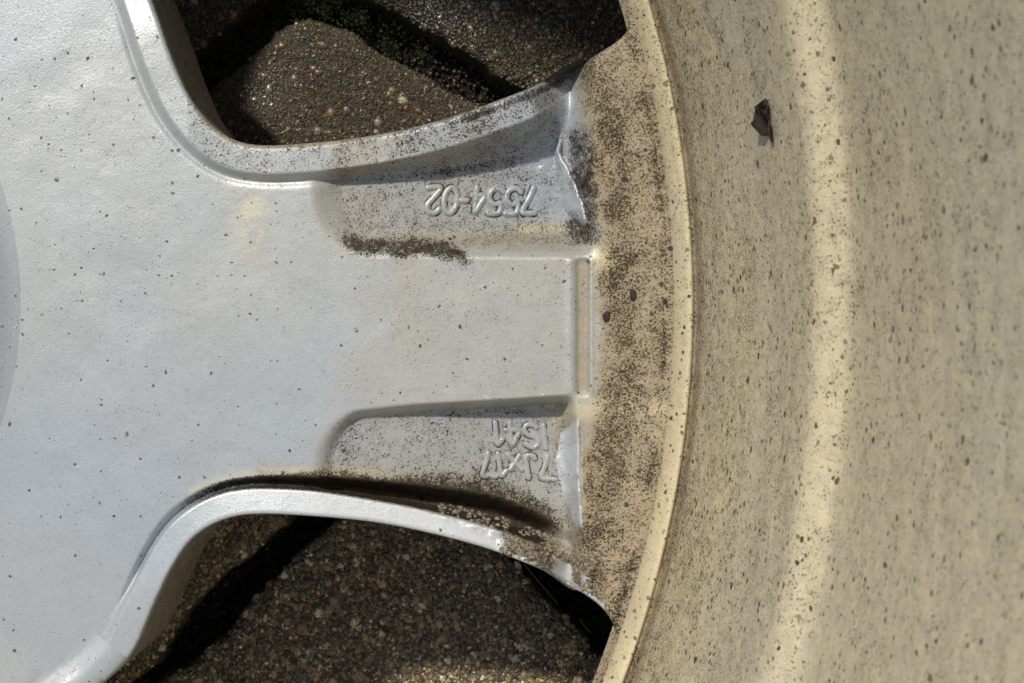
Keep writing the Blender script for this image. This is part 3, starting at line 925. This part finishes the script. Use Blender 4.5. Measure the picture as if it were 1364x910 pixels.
# gritty earth between the stones
r_ = np.random.default_rng(77); n = 42000
gp = np.stack([-980 + 1250 * r_.random(n), -640 + 1280 * r_.random(n)], -1)
iu = gp[:, 0] / KG + CX; iv = CY - gp[:, 1] / KG
gp = gp[np.minimum(sdf(iu, iv, TOP), sdf(iu, iv, BOT)) < 40]
ds = np.min([sdf(gp[:, 0], gp[:, 1], unproj(p)) for p in PAVERS], 0)
gp = gp[ds > -14]
gr = 1.5 + 4.5 * r_.random(len(gp)) ** 2
gt = np.array([(0.022, 0.016, 0.010), (0.05, 0.036, 0.02), (0.012, 0.010, 0.008)])[r_.integers(0, 3, len(gp))]
blobs('joint_grit', np.stack([gp[:, 0] * S, gp[:, 1] * S, -0.0140 + 0.3 * gr * S + 14 * S * vnoise(gp[:, 0], gp[:, 1], 25, 13)], -1), gr, PEB, soil, 0.7, gt, 1)

# ------------------------------------------------------------------ loose bits
def flat_piece(name, outline, thick, mat, lift, seed, curl=0.0):
    """small irregular solid lying at a spot, coordinates in pixels around its own centre"""
    P = catmull(outline, 4, True); n = len(P)
    rings = [(1.0, 0.0), (0.96, 0.55), (0.7, 0.95), (0.35, 1.0)]
    V = [];
    for f, h in rings:
        for k, p in enumerate(P):
            z = h * thick + (vnoise(p[0] * f + 50, p[1] * f + 50, 5, seed) - 0.5) * thick * 0.6 * (f < 1) + curl * (p[0] * f) ** 2
            V.append((p[0] * f, p[1] * f, z))
    V.append((0, 0, thick))
    F4 = [(r * n + k, r * n + (k + 1) % n, (r + 1) * n + (k + 1) % n, (r + 1) * n + k) for r in range(3) for k in range(n)]
    F3 = [(3 * n + k, 3 * n + (k + 1) % n, 4 * n) for k in range(n)]
    F3 += [tuple(reversed(t)) for t in [(0, k, k + 1) for k in range(1, n - 1)]]
    return mesh_from(name, np.array(V) * S, [np.array(F4), np.array(F3)])

# wall position under a photo pixel: intersect the camera ray with the barrel profile
wr = np.array([p[0] for p in wallp]); wz = np.array([p[1] for p in wallp])
def on_barrel(u, v):
    zs = np.linspace(45, 1100, 3000)
    X = (u - CX) * (1 - zs / D); Y = (CY - v) * (1 - zs / D)
    R = np.hypot(X - (WX - CX), Y - (CY - WY))
    target = np.interp(zs, wz, wr)
    k = np.argmin(np.abs(R - target))
    return X[k], Y[k], zs[k]
from mathutils import Matrix
def barrel_piece(name, u, v, outline, thick, mat, label, cat, seed, curl=0.0):
    x, y, z = on_barrel(u, v)
    ang = math.atan2(y - (CY - WY), x - (WX - CX))
    slope = math.atan2(np.interp(z + 5, wz, wr) - np.interp(z - 5, wz, wr), 10.0)
    nrm = Vector((-math.cos(ang) * math.cos(slope), -math.sin(ang) * math.cos(slope), math.sin(slope)))
    tang = Vector((-math.sin(ang), math.cos(ang), 0))
    upv = nrm.cross(tang)
    o = obj(name, flat_piece(name, outline, thick, mat, 0, seed, curl), mat)
    M = Matrix((upv, tang, nrm)).transposed()
    if M.determinant() < 0:
        M = Matrix((-upv, tang, nrm)).transposed()
    o.matrix_world = Matrix.Translation(Vector((x * S, y * S, z * S + Z0)) + nrm * 0.0001) @ M.to_4x4()
    tag(o, label, cat)
    return o
barrel_piece('leaf_fragment', 1026, 160, [(-20, 20), (-12, 17), (-4, 25), (10, 15), (24, 6), (15, -2), (22, -15), (4, -25), (-8, -16), (-17, -14), (-26, 2), (-17, 8)], 4, LEAF,
             'dark curled leaf fragment stuck on the tan barrel wall', 'leaf', 3, 0.018)

def floor_piece(name, u, v, outline, thick, mat, label, cat, seed):
    z, _, _, _ = fields(np.array([float(u)]), np.array([float(v)]))
    X, Y = world_xy(u, v, z[0])
    o = obj(name, flat_piece(name, outline, thick, mat, 0, seed), mat, None, (X, Y, z[0] * S + Z0 - 0.00005))
    tag(o, label, cat)
    return o
floor_piece('grit_grain', 843, 393, [(-4, 6), (0, 8), (4, 5), (4.5, -3), (1, -8), (-3, -6)], 4, LEAF, 'black oval grit grain on the tan ring floor beside the ridge', 'grit', 4)
floor_piece('grit_flake', 808, 421, [(-4, 3), (1, 7), (5, 3), (4, -5), (-2, -8), (-5, -3)], 3, LEAF, 'small brown grit flake beside the white line at the spoke end', 'grit', 6)

def stem(pts, rad, label):
    L = catmull(pts, 6); n = len(L); V = []
    for i, (x, y, z) in enumerate(L):
        (gx, gy), = unproj([(x, y)])
        r = rad * (1 - 0.5 * i / n)
        for k in range(6):
            a = k * math.pi / 3
            V.append((gx + r * math.cos(a) * 0.7, gy + r * math.cos(a) * 0.7, z + r * math.sin(a)))
    F = [(i * 6 + k, i * 6 + (k + 1) % 6, (i + 1) * 6 + (k + 1) % 6, (i + 1) * 6 + k) for i in range(n - 1) for k in range(6)]
    V = np.array(V) * S; V[:, 2] += Z0
    o = obj('grass_stem', mesh_from('grass_stem', V, np.array(F)), STRAW)
    tag(o, label, 'grass')
    return o
stem([(698, 752, GZ - 12), (712, 768, GZ + 2), (728, 786, GZ + 6), (744, 806, GZ - 6)], 1.3, 'long pale dry grass stem in the black joint below the muddy rib')
stem([(772, 826, GZ - 14), (780, 836, GZ - 2), (790, 846, GZ - 10)], 1.1, 'short dry grass stem in the black joint near the window corner')
